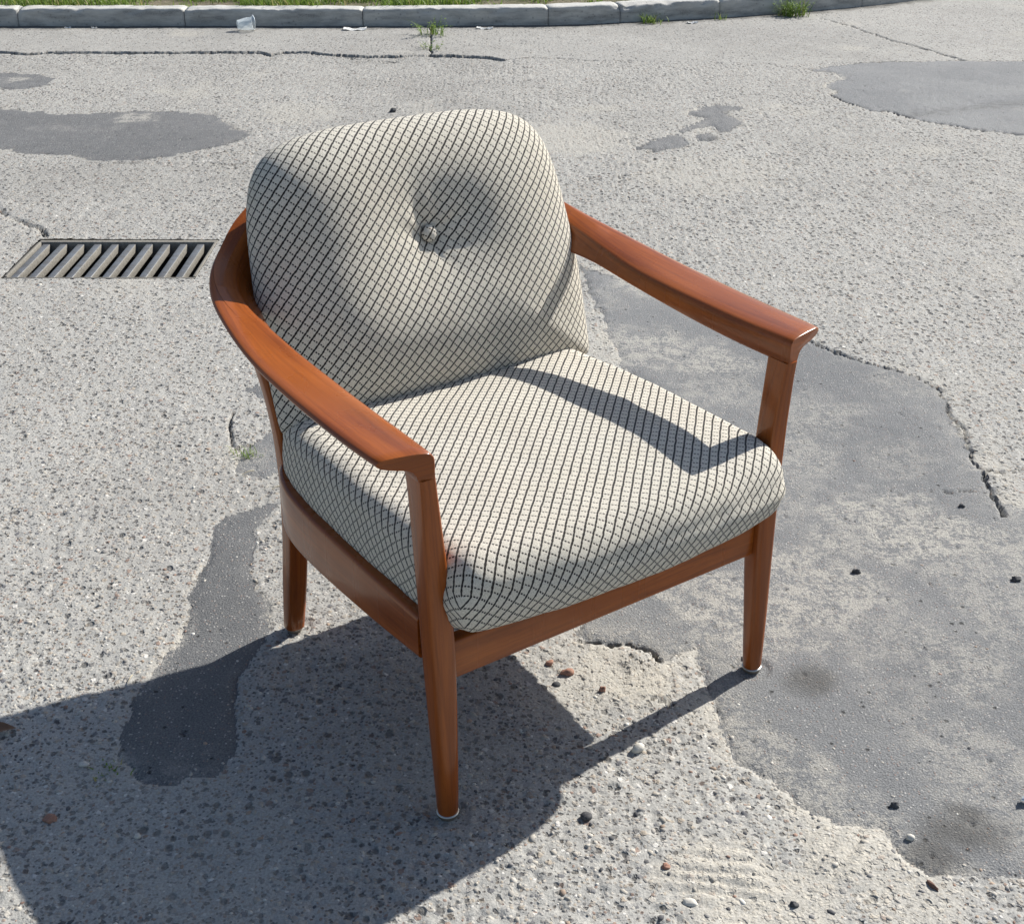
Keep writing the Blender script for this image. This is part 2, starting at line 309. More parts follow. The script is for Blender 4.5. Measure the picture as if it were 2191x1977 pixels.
    # cement smears: trowel ripples and a footprint edge
    for cx, cy, r, ang, lam in ((.19, 1.655, .075, .5, .011), (.27, 1.22, .09, -.15, .020), (.44, 1.285, .05, .9, .03)):
        q = np.hypot(x - cx, y - cy); u = -(x - cx) * math.sin(ang) + (y - cy) * math.cos(ang) + .012 * fbm(x, y, .06, 51, 2)
        h += np.exp(-(q / r) ** 4) * .0052 * np.abs(np.sin(u / lam * math.pi)) ** .7 * sstep(-.35, .2, fbm(x, y, .07, 53, 2))
    oil = np.zeros(sh)
    for ox, oy, rx, ry in ((.60, 1.33, .075, .055), (.56, 1.29, .05, .04), (.46, 1.66, .05, .05), (.62, 1.36, .04, .03)):
        oil = np.maximum(oil, .9 * (1 - sstep(.35, 1.15, np.hypot((x - ox) / rx, (y - oy) / ry) + .4 * lum)))
    # gravelly stripe in the far right patch, darker band along the kerb foot
    st = np.abs((y - 5.50) - (x - 1.66) * .40) / .07 + .5 * fbm(x, y, .1, 67, 3)
    dirt_shade = np.maximum(dirt_shade, .42 * (pid == 2) * (1 - sstep(.5, 1.2, st)) * (.5 + .5 * vn(x, y, .02, 68)))
    ka = np.array(KERB); kd = np.interp(x, ka[:, 0], ka[:, 1]) - y
    dirt_shade = np.maximum(dirt_shade, .85 * (1 - sstep(.03, .13, kd + .05 * lum)) * (kd > -.5))
    # keep the spots under the chair's feet level
    for fx, fy in FEET:
        q = np.hypot(x - fx, y - fy); h = np.where(q < .03, np.minimum(h, -.0006), h)
    return h, pid, gut, sand, dirt_shade, oil, wear, edge

CHAIR = (.14603, 1.52788, .61204)       # x, y, rotation of the armchair
def c2w(px, py):
    c, s = math.cos(CHAIR[2]), math.sin(CHAIR[2]); return CHAIR[0] + c * px - s * py, CHAIR[1] + s * px + c * py
FEET = [c2w(-.2855, 0), c2w(.2855, 0), c2w(-.258, .515), c2w(.258, .515)]

def lines(a0, a1, step, lo, hi):
    """coordinates from a0 to a1 with local spacing step(t), then growing steps out to lo / hi"""
    t = [a0]
    while t[-1] < a1: t.append(t[-1] + step(t[-1]))
    g = step(t[-1])
    while t[-1] < hi: g *= 1.35; t.append(t[-1] + g)
    g = step(a0); b = [a0]
    while b[-1] > lo: g *= 1.35; b.append(b[-1] - g)
    return np.array(b[:0:-1] + t)
def build_ground():
    xs = lines(-3.6, 3.6, lambda v: .0036 * (1 + 1.2 * max(0, abs(v) - .75)), -80, 80)
    ys = lines(.9, 8.4, lambda v: .0032 * (v / 1.1) ** 1.1 * (.42 if 6.55 < v < 6.95 else 1), -60, 120)
    X, Y = np.meshgrid(xs, ys); x = X.ravel(); y = Y.ravel()
    h, pid, gut, sand, dirt_shade, oil, wear, edge = ground(x, y)
    V = np.c_[x, y, h]; nx = len(xs); ny = len(ys)
    i = np.arange((ny - 1) * nx).reshape(ny - 1, nx)[:, :-1].ravel()
    F = np.c_[i, i + 1, i + nx + 1, i + nx]
    fx = x[F].mean(1); fy = y[F].mean(1)
    hole = (fx > GRATE[0]) & (fx < GRATE[1]) & (fy > GRATE[2]) & (fy < GRATE[3])
    fp = pid[F]; fid = np.median(fp, axis=1).astype(int); fg = gut[F].sum(1) >= 2
    attrs = dict(sand=sand, dirt_shade=dirt_shade, oil=oil, wear=wear)
    def part(name, sel, mat, label):
        sel = sel & ~hole
        if not sel.any(): return
        idx, inv = np.unique(F[sel].ravel(), return_inverse=True)
        o = fast_mesh(name, V[idx], inv.reshape(-1, 4), mat, True, {k: a[idx] for k, a in attrs.items()})
        tag(o, label, kind='structure')
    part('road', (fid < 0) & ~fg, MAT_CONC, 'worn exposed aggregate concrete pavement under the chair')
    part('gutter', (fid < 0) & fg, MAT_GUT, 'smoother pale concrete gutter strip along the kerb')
    for k, n in enumerate(PATCH): part('asphalt_patch', fid == k, MAT_ASPH, PLABEL[n])
build_ground()

# ------------------------------------------------------------------ kerb, verge, grass
def kerb_mat():
    n = NT('weathered kerb concrete'); p = n.pos()
    a = n.noise(p, 7, 5, .65); f = n.noise(p, 160, 3, .7); st = n.noise(n.mapv(p, (6, 6, 30)), 1, 4, .6)
    c = n.mix(n.rng(a, .35, .65), (.56, .55, .51), (.45, .445, .42))
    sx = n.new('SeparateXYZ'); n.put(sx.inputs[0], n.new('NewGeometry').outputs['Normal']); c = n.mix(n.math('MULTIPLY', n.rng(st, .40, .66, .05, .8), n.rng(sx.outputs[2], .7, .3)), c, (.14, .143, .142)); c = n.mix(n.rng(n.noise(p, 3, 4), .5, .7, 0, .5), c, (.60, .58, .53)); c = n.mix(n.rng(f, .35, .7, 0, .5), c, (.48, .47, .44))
    d, col = n.voro(p, 28); c = n.mix(n.rng(d, .2, .1, 0, .35), c, (.09, .09, .088))
    return n.done(c, .93, n.bump(f, .5, .004, n.bump(a, .5, .02)), .2)
MAT_KERB = kerb_mat()
kerb = tag(empty('kerb', (0, 0, 0)), 'long weathered concrete kerb curving away to the right', kind='structure')
def kerb_stone(a, b, k):
    a = np.array(a); b = np.array(b); L = np.hypot(*(b - a)); t = (b - a) / L; nrm = np.array([-t[1], t[0]])
    W = .135; nl = max(8, int(L / .02)); prof = []
    # section from front foot, up, over the top, down the back (u depth, z)
    for u, z in ((0, -.12), (0, .0), (.001, .025), (.002, .05), (.003, .074), (.005, .088), (.0075, .096), (.013, KERB_H), (.03, KERB_H + .001), (.06, KERB_H), (.10, KERB_H + .001), (.125, KERB_H), (W, .086), (W, -.12)): prof.append((u, z))
    g = .0025; S = np.linspace(g, L - g, nl + 1); ends = np.minimum(S - g, L - g - S)
    V = []; 
    for j, s in enumerate(S):
        dr = .007 * math.exp(-ends[j] / .008)
        for u, z in prof:
            P = a + t * s + nrm * u; X, Y = np.array([P[0]]), np.array([P[1] + z * 1.7])
            q = .0045 * fbm(X, Y, .05, 100 + k, 4)[0] + .034 * min(0, fbm(X, Y, .11, 140 + k, 3)[0] + .22) * (.075 < z) * (u < .04)
            V.append((P[0] + nrm[0] * (-q), P[1] + nrm[1] * (-q), z - dr * (z > .05) + q * (z > .05)))
    m = len(prof); F = [(j * m + i, (j + 1) * m + i, (j + 1) * m + i + 1, j * m + i + 1) for j in range(nl) for i in range(m - 1)]
    F += [tuple(range(m)), tuple(nl * m + i for i in range(m - 1, -1, -1))]
    pyd('kerb_stone', V, F, MAT_KERB, kerb)
for k in range(len(KERB) - 1): kerb_stone(KERB[k], KERB[k + 1], k)

def soil_mat():
    n = NT('dry soil and moss'); p = n.pos(); a = n.noise(p, 5, 5, .65); f = n.noise(p, 60, 4, .7)
    c = n.mix(n.rng(a, .4, .6), (.19, .155, .11), (.085, .09, .04)); c = n.mix(n.rng(f, .35, .7, 0, .6), c, (.30, .26, .19))
    return n.done(c, .95, n.bump(f, .8, .02), .2)
KX = np.array(KERB)
def kerb_y(x): return np.interp(x, KX[:, 0], KX[:, 1])
vx = np.concatenate([[-80, -30, -12], np.linspace(-5.6, 3.5, 90), [8, 30, 80]]); vo = np.concatenate([np.linspace(.10, 1.6, 26), [2.5, 5, 12, 40, 110]])
VV = []; 
for d in vo:
    for x in vx:
        y0 = kerb_y(min(x, 3.5)) + max(0, x - 3.5) * 1.15
        VV.append((x, y0 + d, .075 + (.014 * fbm(np.array([x]), np.array([y0 + d]), .3, 301, 3)[0] + .012 * min(1, d) if abs(x) < 6 else 0) - (.02 if d < .12 else 0)))
nv = len(vx); VF = [(j * nv + i, j * nv + i + 1, (j + 1) * nv + i + 1, (j + 1) * nv + i) for j in range(len(vo) - 1) for i in range(nv - 1)]
tag(pyd('verge', VV, VF, soil_mat()), 'bare soil of the grass verge behind the kerb', kind='structure')

def leaf_mat(name, lo, hi, dry):
    n = NT(name); a = n.attr('tint'); c = n.ramp(a, [(0, lo), (.55, hi), (.8, hi), (.93, dry)])
    n.b.inputs['Subsurface Weight'].default_value = 0
    n.done(c, .55, None, .3)
    tr = n.new('BsdfTranslucent'); n.put(tr.inputs[0], c); mx = n.new('MixShader'); mx.inputs[0].default_value = .35
    n.t.links.new(n.b.outputs[0], mx.inputs[1]); n.t.links.new(tr.outputs[0], mx.inputs[2]); n.t.links.new(mx.outputs[0], n.n['Material Output'].inputs[0])
    return n.m
MAT_GRASS = leaf_mat('grass blades', (.07, .14, .025), (.20, .29, .055), (.42, .37, .16))
def blades(x, y, z, L, Wd, az, lean, seed):
    """arrays -> vertices / quads of three-segment curved blades"""
    n = len(x); V = np.zeros((n, 7, 3)); 
    dx, dy = np.cos(az), np.sin(az); px, py = -dy, dx
    for k, (t, wf) in enumerate(((0, 1), (.4, .9), (.75, .55))):
        r = lean * L * t ** 1.8; zz = z + L * t * (1 - .35 * lean * t)
        for s, q in ((-1, 0), (1, 1)):
            V[:, 2 * k + q] = np.c_[x + dx * r + s * px * Wd * wf / 2, y + dy * r + s * py * Wd * wf / 2, zz]
    V[:, 6] = np.c_[x + dx * lean * L, y + dy * lean * L, z + L * (1 - .35 * lean)]
    b = np.arange(n)[:, None] * 7
    F = np.concatenate([b + np.array([[0, 1, 3]]), b + np.array([[0, 3, 2]]), b + np.array([[2, 3, 5]]), b + np.array([[2, 5, 4]]), b + np.array([[4, 5, 6]])])
    return V.reshape(-1, 3), F
N = 30000
gx = RNG.uniform(-4.6, 2.6, N); go = .125 + RNG.random(N) ** 1.3 * 1.15; gy = kerb_y(gx) + go
cov = fbm(gx, gy, .33, 401, 3) + .25 * fbm(gx, gy, .08, 402, 2); keep = cov > -.12 + .2 * RNG.random(N) - .18 * (go > .35)
gx, gy, go, cov = gx[keep], gy[keep], go[keep], cov[keep]; n_ = len(gx)
gL = (.03 + .07 * RNG.random(n_)) * (.6 + .9 * np.clip(cov + .3, 0, 1)); 
gV, gF = blades(gx, gy, np.full(n_, .07), gL, .0045 + .003 * RNG.random(n_), RNG.random(n_) * 6.28, .2 + .7 * RNG.random(n_), 1)
gt = np.clip(.5 * RNG.random(n_) + .5 * (fbm(gx, gy, .25, 403, 2) * .5 + .5) + (RNG.random(n_) > .88) * .4, 0, 1)
tag(fast_mesh('grass', gV, gF, MAT_GRASS, True, dict(tint=np.repeat(gt, 7))), 'patchy green grass growing along the verge behind the kerb', 'grass', kind='stuff')

# ------------------------------------------------------------------ drain grate
def iron_mat():
    n = NT('worn cast iron'); p = n.pos(); a = n.noise(p, 40, 4, .6); f = n.noise(p, 300, 3, .7)
    c = n.mix(n.rng(a, .4, .65), (.17, .178, .19), (.12, .12, .12)); c = n.mix(n.rng(f, .55, .75, 0, .5), c, (.26, .235, .195))
    n.done(c, n.rng(a, .3, .7, .38, .62), n.bump(f, .3, .002), .5, .35); return n.m
def rust_mat():
    n = NT('dusty iron side'); p = n.pos(); f = n.noise(p, 120, 4, .7)
    return n.done(n.mix(n.rng(f, .35, .7), (.17, .158, .135), (.27, .255, .225)), .9, n.bump(f, .4, .003), .2)
MAT_IRON = iron_mat(); MAT_RUST = rust_mat()
MAT_PIT = NT('damp drain wall').done((.03, .028, .026), .9)
def bevel_box(name, lo, hi, mat, parent, bev=.003, seg=2, mat2=None):
    bm = bmesh.new(); bmesh.ops.create_cube(bm, size=1)
    for v in bm.verts: v.co = Vector([lo[i] + (v.co[i] + .5) * (hi[i] - lo[i]) for i in range(3)])
    bmesh.ops.bevel(bm, geom=bm.edges[:], offset=bev, segments=seg, affect='EDGES', profile=.6)
    me = bpy.data.meshes.new(name); bm.to_mesh(me); bm.free(); o = link_mesh(name, me, mat, parent)
    if mat2:
        me.materials.append(mat2); me.polygons.foreach_set('material_index', [1 if abs(p.normal.x) > .8 or p.normal.z < -.5 else 0 for p in me.polygons])
    return o
x0, x1, y0, y1 = GRATE; gc = ((x0 + x1) / 2, (y0 + y1) / 2)
grate = tag(empty('drain_grate', (*gc, 0)), 'slotted cast iron drain grate set flush in the concrete at the left', 'drain grate')
hx, hy = (x1 - x0) / 2 - .004, (y1 - y0) / 2 - .004
for nm, lo, hi in (('frame', (-hx, hy - .022, -.05), (hx, hy, -.001)), ('frame', (-hx, -hy, -.05), (hx, -hy + .009, -.002)), ('frame', (-hx, -hy + .0095, -.05), (-hx + .009, hy - .0225, .0005)), ('frame', (hx - .009, -hy + .0095, -.05), (hx, hy - .0225, .0005))):
    bevel_box(nm, lo, hi, MAT_RUST, grate, .003)
npitch = 10; span = 2 * hx - .022; pitch = span / npitch
for k in range(npitch):
    a = -hx + .012 + k * pitch
    bevel_box('bar', (a + .001, -hy + .010, -.030), (a + pitch * .44, hy - .0228, -.006 - .001 * random.random()), MAT_IRON, grate, .003, 2, MAT_RUST)
# the pit below: four walls and a floor
pv = [(sx * (hx + .012), sy * (hy + .012), z) for z in (-.004, -.55) for sx, sy in ((-1, -1), (1, -1), (1, 1), (-1, 1))]
pyd('pit_wall', pv, [(0, 1, 5, 4), (1, 2, 6, 5), (2, 3, 7, 6), (3, 0, 4, 7), (4, 5, 6, 7)], MAT_PIT, grate, False)

# ------------------------------------------------------------------ armchair
def wood_mat():
    n = NT('varnished cherry wood'); n.dim = '2D'; tc = n.new('TexCoord'); uv = tc.outputs['UV']; p = n.new('TexCoord').outputs['Object']
    g = n.noise(n.mapv(uv, (7, 170, 1)), 1, 4, .6, .4); g2 = n.noise(n.mapv(uv, (2.2, 26, 1)), 1, 3, .55, .8); pore = n.noise(n.mapv(uv, (45, 900, 1)), 1, 2, .6)
    c = n.mix(n.rng(g2, .32, .68), (.365, .094, .0115), (.215, .049, .0065))
    c = n.mix(n.rng(g, .42, .7, 0, .5), c, (.085, .018, .004)); c = n.mix(n.rng(pore, .58, .75, 0, .4), c, (.075, .02, .008))
    c = n.mix(n.rng(n.noise(p, 3.1, 2), .35, .7, 0, .45), c, (.42, .12, .017))
    info = n.new('ObjectInfo'); c = n.mix(n.math('MULTIPLY', info.outputs['Random'], .4), c, (.17, .036, .006))
    n.done(c, n.rng(n.noise(p, 14, 3), .3, .7, .24, .34), n.bump(g, .06, .001), .28)
    n.b.inputs['Coat Weight'].default_value = .3; n.b.inputs['Coat Roughness'].default_value = .10
    return n.m
MAT_WOOD = wood_mat()
def loft(name, rings, mat, parent, cap=True):
    """rings: list of equally long point loops; smooth skin with UV = (length, perimeter) in metres"""
    rings = [np.array(r, float) for r in rings]; m = len(rings[0]); V = np.concatenate(rings); F = []; UV = []
    cen = [r.mean(0) for r in rings]; al = np.concatenate([[0], np.cumsum([np.linalg.norm(cen[i + 1] - cen[i]) for i in range(len(cen) - 1)])])
    mid = rings[len(rings) // 2]; pl = np.concatenate([[0], np.cumsum([np.linalg.norm(mid[(i + 1) % m] - mid[i]) for i in range(m)])])
    for j in range(len(rings) - 1):
        for i in range(m):
            i2 = (i + 1) % m; F.append((j * m + i, j * m + i2, (j + 1) * m + i2, (j + 1) * m + i))
            UV += [(al[j], pl[i]), (al[j], pl[i + 1]), (al[j + 1], pl[i + 1]), (al[j + 1], pl[i])]
    if cap:
        F.append(tuple(range(m - 1, -1, -1))); UV += [(mid[i][0] * .1, mid[i][2]) for i in range(m - 1, -1, -1)]
        F.append(tuple((len(rings) - 1) * m + i for i in range(m))); UV += [(mid[i][0] * .1, mid[i][2]) for i in range(m)]
    o = pyd(name, V, F, mat, parent, True, UV)
    bm = bmesh.new(); bm.from_mesh(o.data); bmesh.ops.recalc_face_normals(bm, faces=bm.faces)
    for e in bm.edges:
        if len(e.link_faces) == 2 and e.calc_face_angle(0) > R(42): e.smooth = False
    bm.to_mesh(o.data); bm.free()
    return o
def rrect(x0, x1, y0, y1, r, n=4, ex=None):
    """rounded rectangle loop in a plane"""
    P = []; r = min(r, (x1 - x0) / 2 - 1e-4, (y1 - y0) / 2 - 1e-4)
    for cx, cy, a0 in ((x1 - r, y1 - r, 0), (x0 + r, y1 - r, 90), (x0 + r, y0 + r, 180), (x1 - r, y0 + r, 270)):
        for k in range(n + 1):
            a = R(a0 + 90 * k / n); P.append((cx + r * math.cos(a), cy + r * math.sin(a)))
    return P
def interp(tab, t):
    tab = np.array(tab, float); return [np.interp(t, tab[:, 0], tab[:, k]) for k in range(1, tab.shape[1])]
def crom(P, n):
    """Catmull-Rom through rows of P, n samples per span"""
    P = np.array(P, float); Q = np.vstack([2 * P[0] - P[1], P, 2 * P[-1] - P[-2]]); out = []
    for i in range(1, len(Q) - 2):
        for k in range(n):
            t = k / n; out.append(.5 * (2 * Q[i] + (Q[i + 1] - Q[i - 1]) * t + (2 * Q[i - 1] - 5 * Q[i] + 4 * Q[i + 1] - Q[i + 2]) * t * t + (3 * Q[i] - Q[i - 1] - 3 * Q[i + 1] + Q[i + 2]) * t ** 3))
    out.append(P[-1]); return np.array(out)

chair = tag(empty('armchair', (CHAIR[0], CHAIR[1], 0), CHAIR[2]), 'mid-century wooden armchair with cream and black checked cushions', 'armchair')
# arm and back rail: inner and outer edge of the top surface plus height of the inner face, for the right side
ARM = [ # xi, yi, zi,  xo, yo, zo,  face height
 (.2910, -.003, .5615, .3625, .011, .5635, 0.038, 0), (.2890, .08, .5610, .3655, .085, .5640, 0.0365, 0), (.2885, .16, .5615, .3665, .165, .5660, 0.034, 0), (.2880, .25, .5640, .3665, .255, .5705, 0.03, 0),
 (.2890, .34, .5690, .3635, .345, .5780, 0.026, 0.002), (.2920, .43, .5810, .3530, .44, .5915, 0.0245, 0.01), (.2920, .50, .5945, .3390, .512, .6055, 0.028, 0.024), (.2810, .545, .6105, .3170, .562, .6240, 0.034, .030), (.2550, .578, .6280, .2830, .601, .6430, 0.042, .030), (.2140, .602, .6590, .2340, .629, .6760, 0.047, .026),
 (.1500, .620, .6850, .1620, .650, .7000, 0.05, .022), (.0, .630, .6970, .0, .662, .7110, 0.05, .020)]
def arm_ring(a, grow=0.):
    I = np.array(a[0:3]); O = np.array(a[3:6]); H = a[6]; d = O - I; W = np.linalg.norm(d); d = d / W; z = np.array([0, 0, 1.])
    # u along inner->outer as a fraction or in metres from the ends, v up
    toe = a[7]; leg = min(.0215, W * .42)
    S = [(.0, -.012), (.0012, -.0065), (.0045, -.0022), (.010, -.0002), (.022, .0010), (.036, .0012), (W - .022, .0010), (W - .010, .0004), (W - .004, -.0008), (W - .0012, -.0030), (W, -.0055), (W - .0012, -.0085), (W - .006, -.0120),
         (W - .016, -.0150), (leg + (W - leg) * .50, -.0172), (leg + (W - leg) * .28, -.0192), (leg + (W - leg) * .13, -.0232), (leg + (W - leg) * .04, -.0295), (leg, -.038), (leg * .5, -.038), (.003, -.038), (.0006, -.0368), (0, -.034), (0, -.023)]
    S = [(u, v if v > -.006 else -.006 + (v + .006) * (H - .006) / .032) for u, v in S]
    S = [(u - toe * min(1, max(0, (-v - .010) / (H - .012))) * (1 - u / W), v) for u, v in S]
    c = sum(np.array(s) for s in S) / len(S)
    return [I + d * (s[0] + (c[0] - s[0]) * grow) + z * (s[1] + (c[1] - s[1]) * grow) for s in S]
def mirror(rings): return [[(-p[0], p[1], p[2]) for p in r] for r in rings]
A = crom(ARM, 5); nsplit = 6 * 5 + 2
front = [arm_ring(A[0], .055)] + [arm_ring(A[0], .016)] + [arm_ring(a) for a in A[1:nsplit + 1]]
f0 = np.array(front[0]); f0[:, 1] -= .0022; front[0] = f0; f1 = np.array(front[1]); f1[:, 1] -= .0012; front[1] = f1
loft('armrest', front, MAT_WOOD, chair); loft('armrest', mirror(front), MAT_WOOD, chair)
back = [arm_ring(a) for a in A[nsplit:]]; bk = back + [[(-p[0], p[1], p[2]) for p in r] for r in back[-2::-1]]
# a mirrored ring keeps its point order: inner and outer stay inner and outer
loft('back_rail', bk, MAT_WOOD, chair)
def front_leg(sx):
    T = [(.009, .2715, .2995, -.0140, .0140, .0138), (.02, .2705, .3000, -.0142, .0148, .0135), (.10, .2690, .3010, -.0120, .0190, .0110), (.20, .2670, .3020, -.0080, .0255, .0085), (.27, .2670, .3030, -.0055, .0290, .0070), (.35, .2710, .3045, -.0040, .0315, .0062),
         (.43, .2785, .3070, -.0030, .0335, .0055), (.50, .2865, .3095, -.0040, .0350, .0048), (.5260, .2897, .3112, -.0046, .0355, .0040)]
    rings = []
    for z in np.concatenate([[.009, .0105], np.linspace(.014, .5260, 22)]):
        xa, xb, ya, yb, r = interp(T, z)
        rings.append([(sx * px, py, z) for px, py in rrect(xa, xb, ya, yb, r, 5)])
    loft('leg', rings, MAT_WOOD, chair)
def rear_leg(sx):
    C = crom([(.258, .515, .009), (.255, .503, .10), (.252, .493, .20), (.253, .491, .30), (.262, .501, .42), (.272, .521, .50), (.287, .545, .588)], 5); rings = []
    for c in C:
        t = c[2] / .55; k = math.sin(min(1, .25 + t * 1.1) * math.pi); hw = .0118 + .0050 * k; hd = .0122 + .0055 * k; r = .0125 - .007 * min(1, t * 2.2)
        rings.append([(sx * (c[0] + px), c[1] + py, c[2]) for px, py in rrect(-hw, hw, -hd, hd, r, 5)])
    loft('leg', rings, MAT_WOOD, chair)
for s in (-1, 1): front_leg(s); rear_leg(s)
def plank(name, path, secs, parent):
    """path points, secs: (half thickness, zlo, zhi, radius) at each; thickness is measured in the horizontal normal"""
    P = np.array(path, float); rings = []
    for i, p in enumerate(P):
        t = P[min(i + 1, len(P) - 1)] - P[max(i - 1, 0)]; t /= np.linalg.norm(t); n = np.array([-t[1], t[0]])
        h, z0, z1, r = secs(i / (len(P) - 1)); rings.append([(p[0] + n[0] * a, p[1] + n[1] * a, b) for a, b in rrect(-h, h, z0, z1, r, 4)])
    return loft(name, rings, MAT_WOOD, parent)
for s in (-1, 1):
    pth = crom([(s * .289, .0345), (s * .291, .12), (s * .292, .22), (s * .2915, .33), (s * .285, .41), (s * .268, .466), (s * .240, .500)], 6)
    plank('side_rail', pth, lambda t: (.0125, .247 - .012 * math.sin(t * 2.4), .311 + .018 * t, .006), chair)
plank('front_rail', [(x, .0165) for x in np.linspace(-.2662, .2662, 9)], lambda t: (.011, .2165, .276, .004), chair)
plank('rear_rail', [(x, .497) for x in np.linspace(-.2360, .2360, 9)], lambda t: (.011, .235, .305, .004), chair)
for k in range(6):
    y = .09 + k * .066; plank('seat_slat', [(x, y) for x in np.linspace(-.2740, .2740, 5)], lambda t: (.020, .276, .287, .003), chair)
for k in range(4):
    x = -.15 + .10 * k; zt = .665 - .012 * (abs(x) > .1); yt = .642 - .008 * (abs(x) > .1)
    rings = [[(x + px, .487 + (yt - .487) * t + py, .27 + (zt - .27) * t) for px, py in rrect(-.018, .018, -.006, .006, .003, 3)] for t in np.linspace(0, 1, 7)]
    loft('back_slat', rings, MAT_WOOD, chair)
# foot glides: bright ring over a plastic pad
MAT_CHROME = NT('bright nickel').done((.5, .49, .46), .3, None, .5, 1.0)
MAT_PAD = NT('tan plastic pad').done((.16, .13, .10), .5)
def disc(name, r, z0, z1, mat, parent, b=.001):
    n = 28; prof = [(r - b, z0), (r, z0 + b), (r, z1 - b), (r - b, z1)]
    V = [(q * math.cos(2 * math.pi * i / n), q * math.sin(2 * math.pi * i / n), z) for q, z in prof for i in range(n)]
    F = [(j * n + i, j * n + (i + 1) % n, (j + 1) * n + (i + 1) % n, (j + 1) * n + i) for j in range(3) for i in range(n)] + [tuple(range(n - 1, -1, -1)), tuple(3 * n + i for i in range(n))]
    return pyd(name, V, F, mat, parent)
for fx, fy, r in ((-.2855, 0, .0146), (.2855, 0, .0146), (-.258, .515, .0138), (.258, .515, .0138)):
    g = disc('foot_glide', r - .0015, -.0005, .0060, MAT_PAD, chair); g.location = (fx, fy, 0)
    k = disc('metal_ring', r + .0012, .0060, .0092, MAT_CHROME, g, .0012)

# ---- cushions
def fabric_mat():
    n = NT('cream wool with black check'); n.dim = '2D'; tc = n.new('TexCoord'); uv = tc.outputs['UV']; sp = n.new('SeparateXYZ')
    # slight waviness of the weave
    ns = n.new('TexNoise', noise_dimensions='2D'); n.put(ns.inputs['Vector'], uv); ns.inputs['Scale'].default_value = 60; ns.inputs['Detail'].default_value = 2
    sc = n.new('VectorMath', operation='SCALE'); n.put(sc.inputs[0], ns.outputs[1]); sc.inputs['Scale'].default_value = .0022
    ad = n.new('VectorMath', operation='ADD'); n.put(ad.inputs[0], uv); n.put(ad.inputs[1], sc.outputs[0]); n.put(sp.inputs[0], ad.outputs[0])
    CELL = .0123; k = 1 / (CELL * math.sqrt(2))
    a = n.math('MULTIPLY', n.math('SUBTRACT', sp.outputs[0], sp.outputs[1]), k); b = n.math('MULTIPLY', n.math('ADD', sp.outputs[0], sp.outputs[1]), k)
    la = n.math('ABSOLUTE', n.math('SUBTRACT', n.math('FRACT', a), .5)); lb = n.math('ABSOLUTE', n.math('SUBTRACT', n.math('FRACT', b), .5))
    # knots: the heavy line swells where the stitches lie
    sw = n.math('MULTIPLY', n.math('COSINE', n.math('MULTIPLY', b, 2 * math.pi * 2)), .016)
    solid = n.rng(n.math('ADD', la, sw), .376, .407)
    dash = n.rng(n.math('COSINE', n.math('MULTIPLY', a, 2 * math.pi * 3)), -.75, -.35)
    dashed = n.math('MULTIPLY', n.rng(lb, .398, .43), dash)
    line = n.math('MAXIMUM', solid, dashed)
    fz = n.noise(uv, 620, 2, .7); fz2 = n.noise(uv, 1500, 2, .7); big = n.noise(uv, 11, 3, .6)
    c = n.mix(n.rng(fz, .3, .72), (.60, .555, .46), (.97, .915, .80)); c = n.mix(n.rng(big, .35, .7, 0, .18), c, (.70, .61, .47))
    c = n.mix(n.math('MULTIPLY', line, n.rng(fz, .25, .55, .85, 1.)), c, (.014, .009, .007))
    pil = n.math('MULTIPLY', n.math('SUBTRACT', .25, n.math('MULTIPLY', la, la)), n.math('SUBTRACT', .25, n.math('MULTIPLY', lb, lb)))
    h = n.math('ADD', n.math('MULTIPLY', pil, 7.0), n.math('ADD', n.math('MULTIPLY', fz, 1.7), n.math('MULTIPLY', fz2, .9)))
    n.done(c, .95, n.bump(h, .85, .0013), .2)
    n.b.inputs['Sheen Weight'].default_value = .18; n.b.inputs['Sheen Roughness'].default_value = .5
    return n.m
MAT_FAB = fabric_mat()
def outline(pts, n=176, it=3):
    P = np.array(pts, float)
    for _ in range(it):
        Q = np.roll(P, -1, 0); P = np.stack([.75 * P + .25 * Q, .25 * P + .75 * Q], 1).reshape(-1, 2)
    d = np.concatenate([[0], np.cumsum(np.linalg.norm(np.roll(P, -1, 0) - P, axis=1))]); P = np.vstack([P, P[:1]])
    t = np.linspace(0, d[-1], n, endpoint=False); return np.c_[np.interp(t, d, P[:, 0]), np.interp(t, d, P[:, 1])]
def outward(P):
    t = np.roll(P, -1, 0) - np.roll(P, 1, 0); n = np.c_[t[:, 1], -t[:, 0]]; n /= np.linalg.norm(n, axis=1)[:, None]
    c = P.mean(0); s = np.sign(((P - c) * n).sum(1).mean()); return n * s
def rings_to_mesh(name, rings, flat, over, normals, mat, parent, miter):
    """rings (k,m,3); flat (k,m,2) plan position, over (k,) wrapped length beyond the plan edge"""
    k, m = rings.shape[:2]; V = rings.reshape(-1, 3); F = []; UV = []
    ax = np.where((np.abs(normals[:, 0]) > 2.6 * np.abs(normals[:, 1]))[:, None], np.c_[np.sign(normals[:, 0]), 0 * normals[:, 0]], np.c_[0 * normals[:, 0], np.sign(normals[:, 1])]) if miter else normals
    for j in range(k - 1):
        for i in range(m):
            i2 = (i + 1) % m; F.append((j * m + i, (j + 1) * m + i, (j + 1) * m + i2, j * m + i2)); d1, d2 = (ax[i], ax[i]) if miter else (ax[i], ax[i2])
            for jj, ii, dd in ((j, i, d1), (j + 1, i, d1), (j + 1, i2, d2), (j, i2, d2)): UV.append(flat[jj, ii] + dd * over[jj, ii])
    F.append(tuple((k - 1) * m + i for i in range(m - 1, -1, -1))); UV += [flat[k - 1, i] for i in range(m - 1, -1, -1)]
    o = pyd(name, V, F, mat, parent, True, UV)
    bm = bmesh.new(); bm.from_mesh(o.data); bmesh.ops.remove_doubles(bm, verts=bm.verts, dist=1e-6); bmesh.ops.recalc_face_normals(bm, faces=bm.faces); bm.to_mesh(o.data); bm.free()
    return o

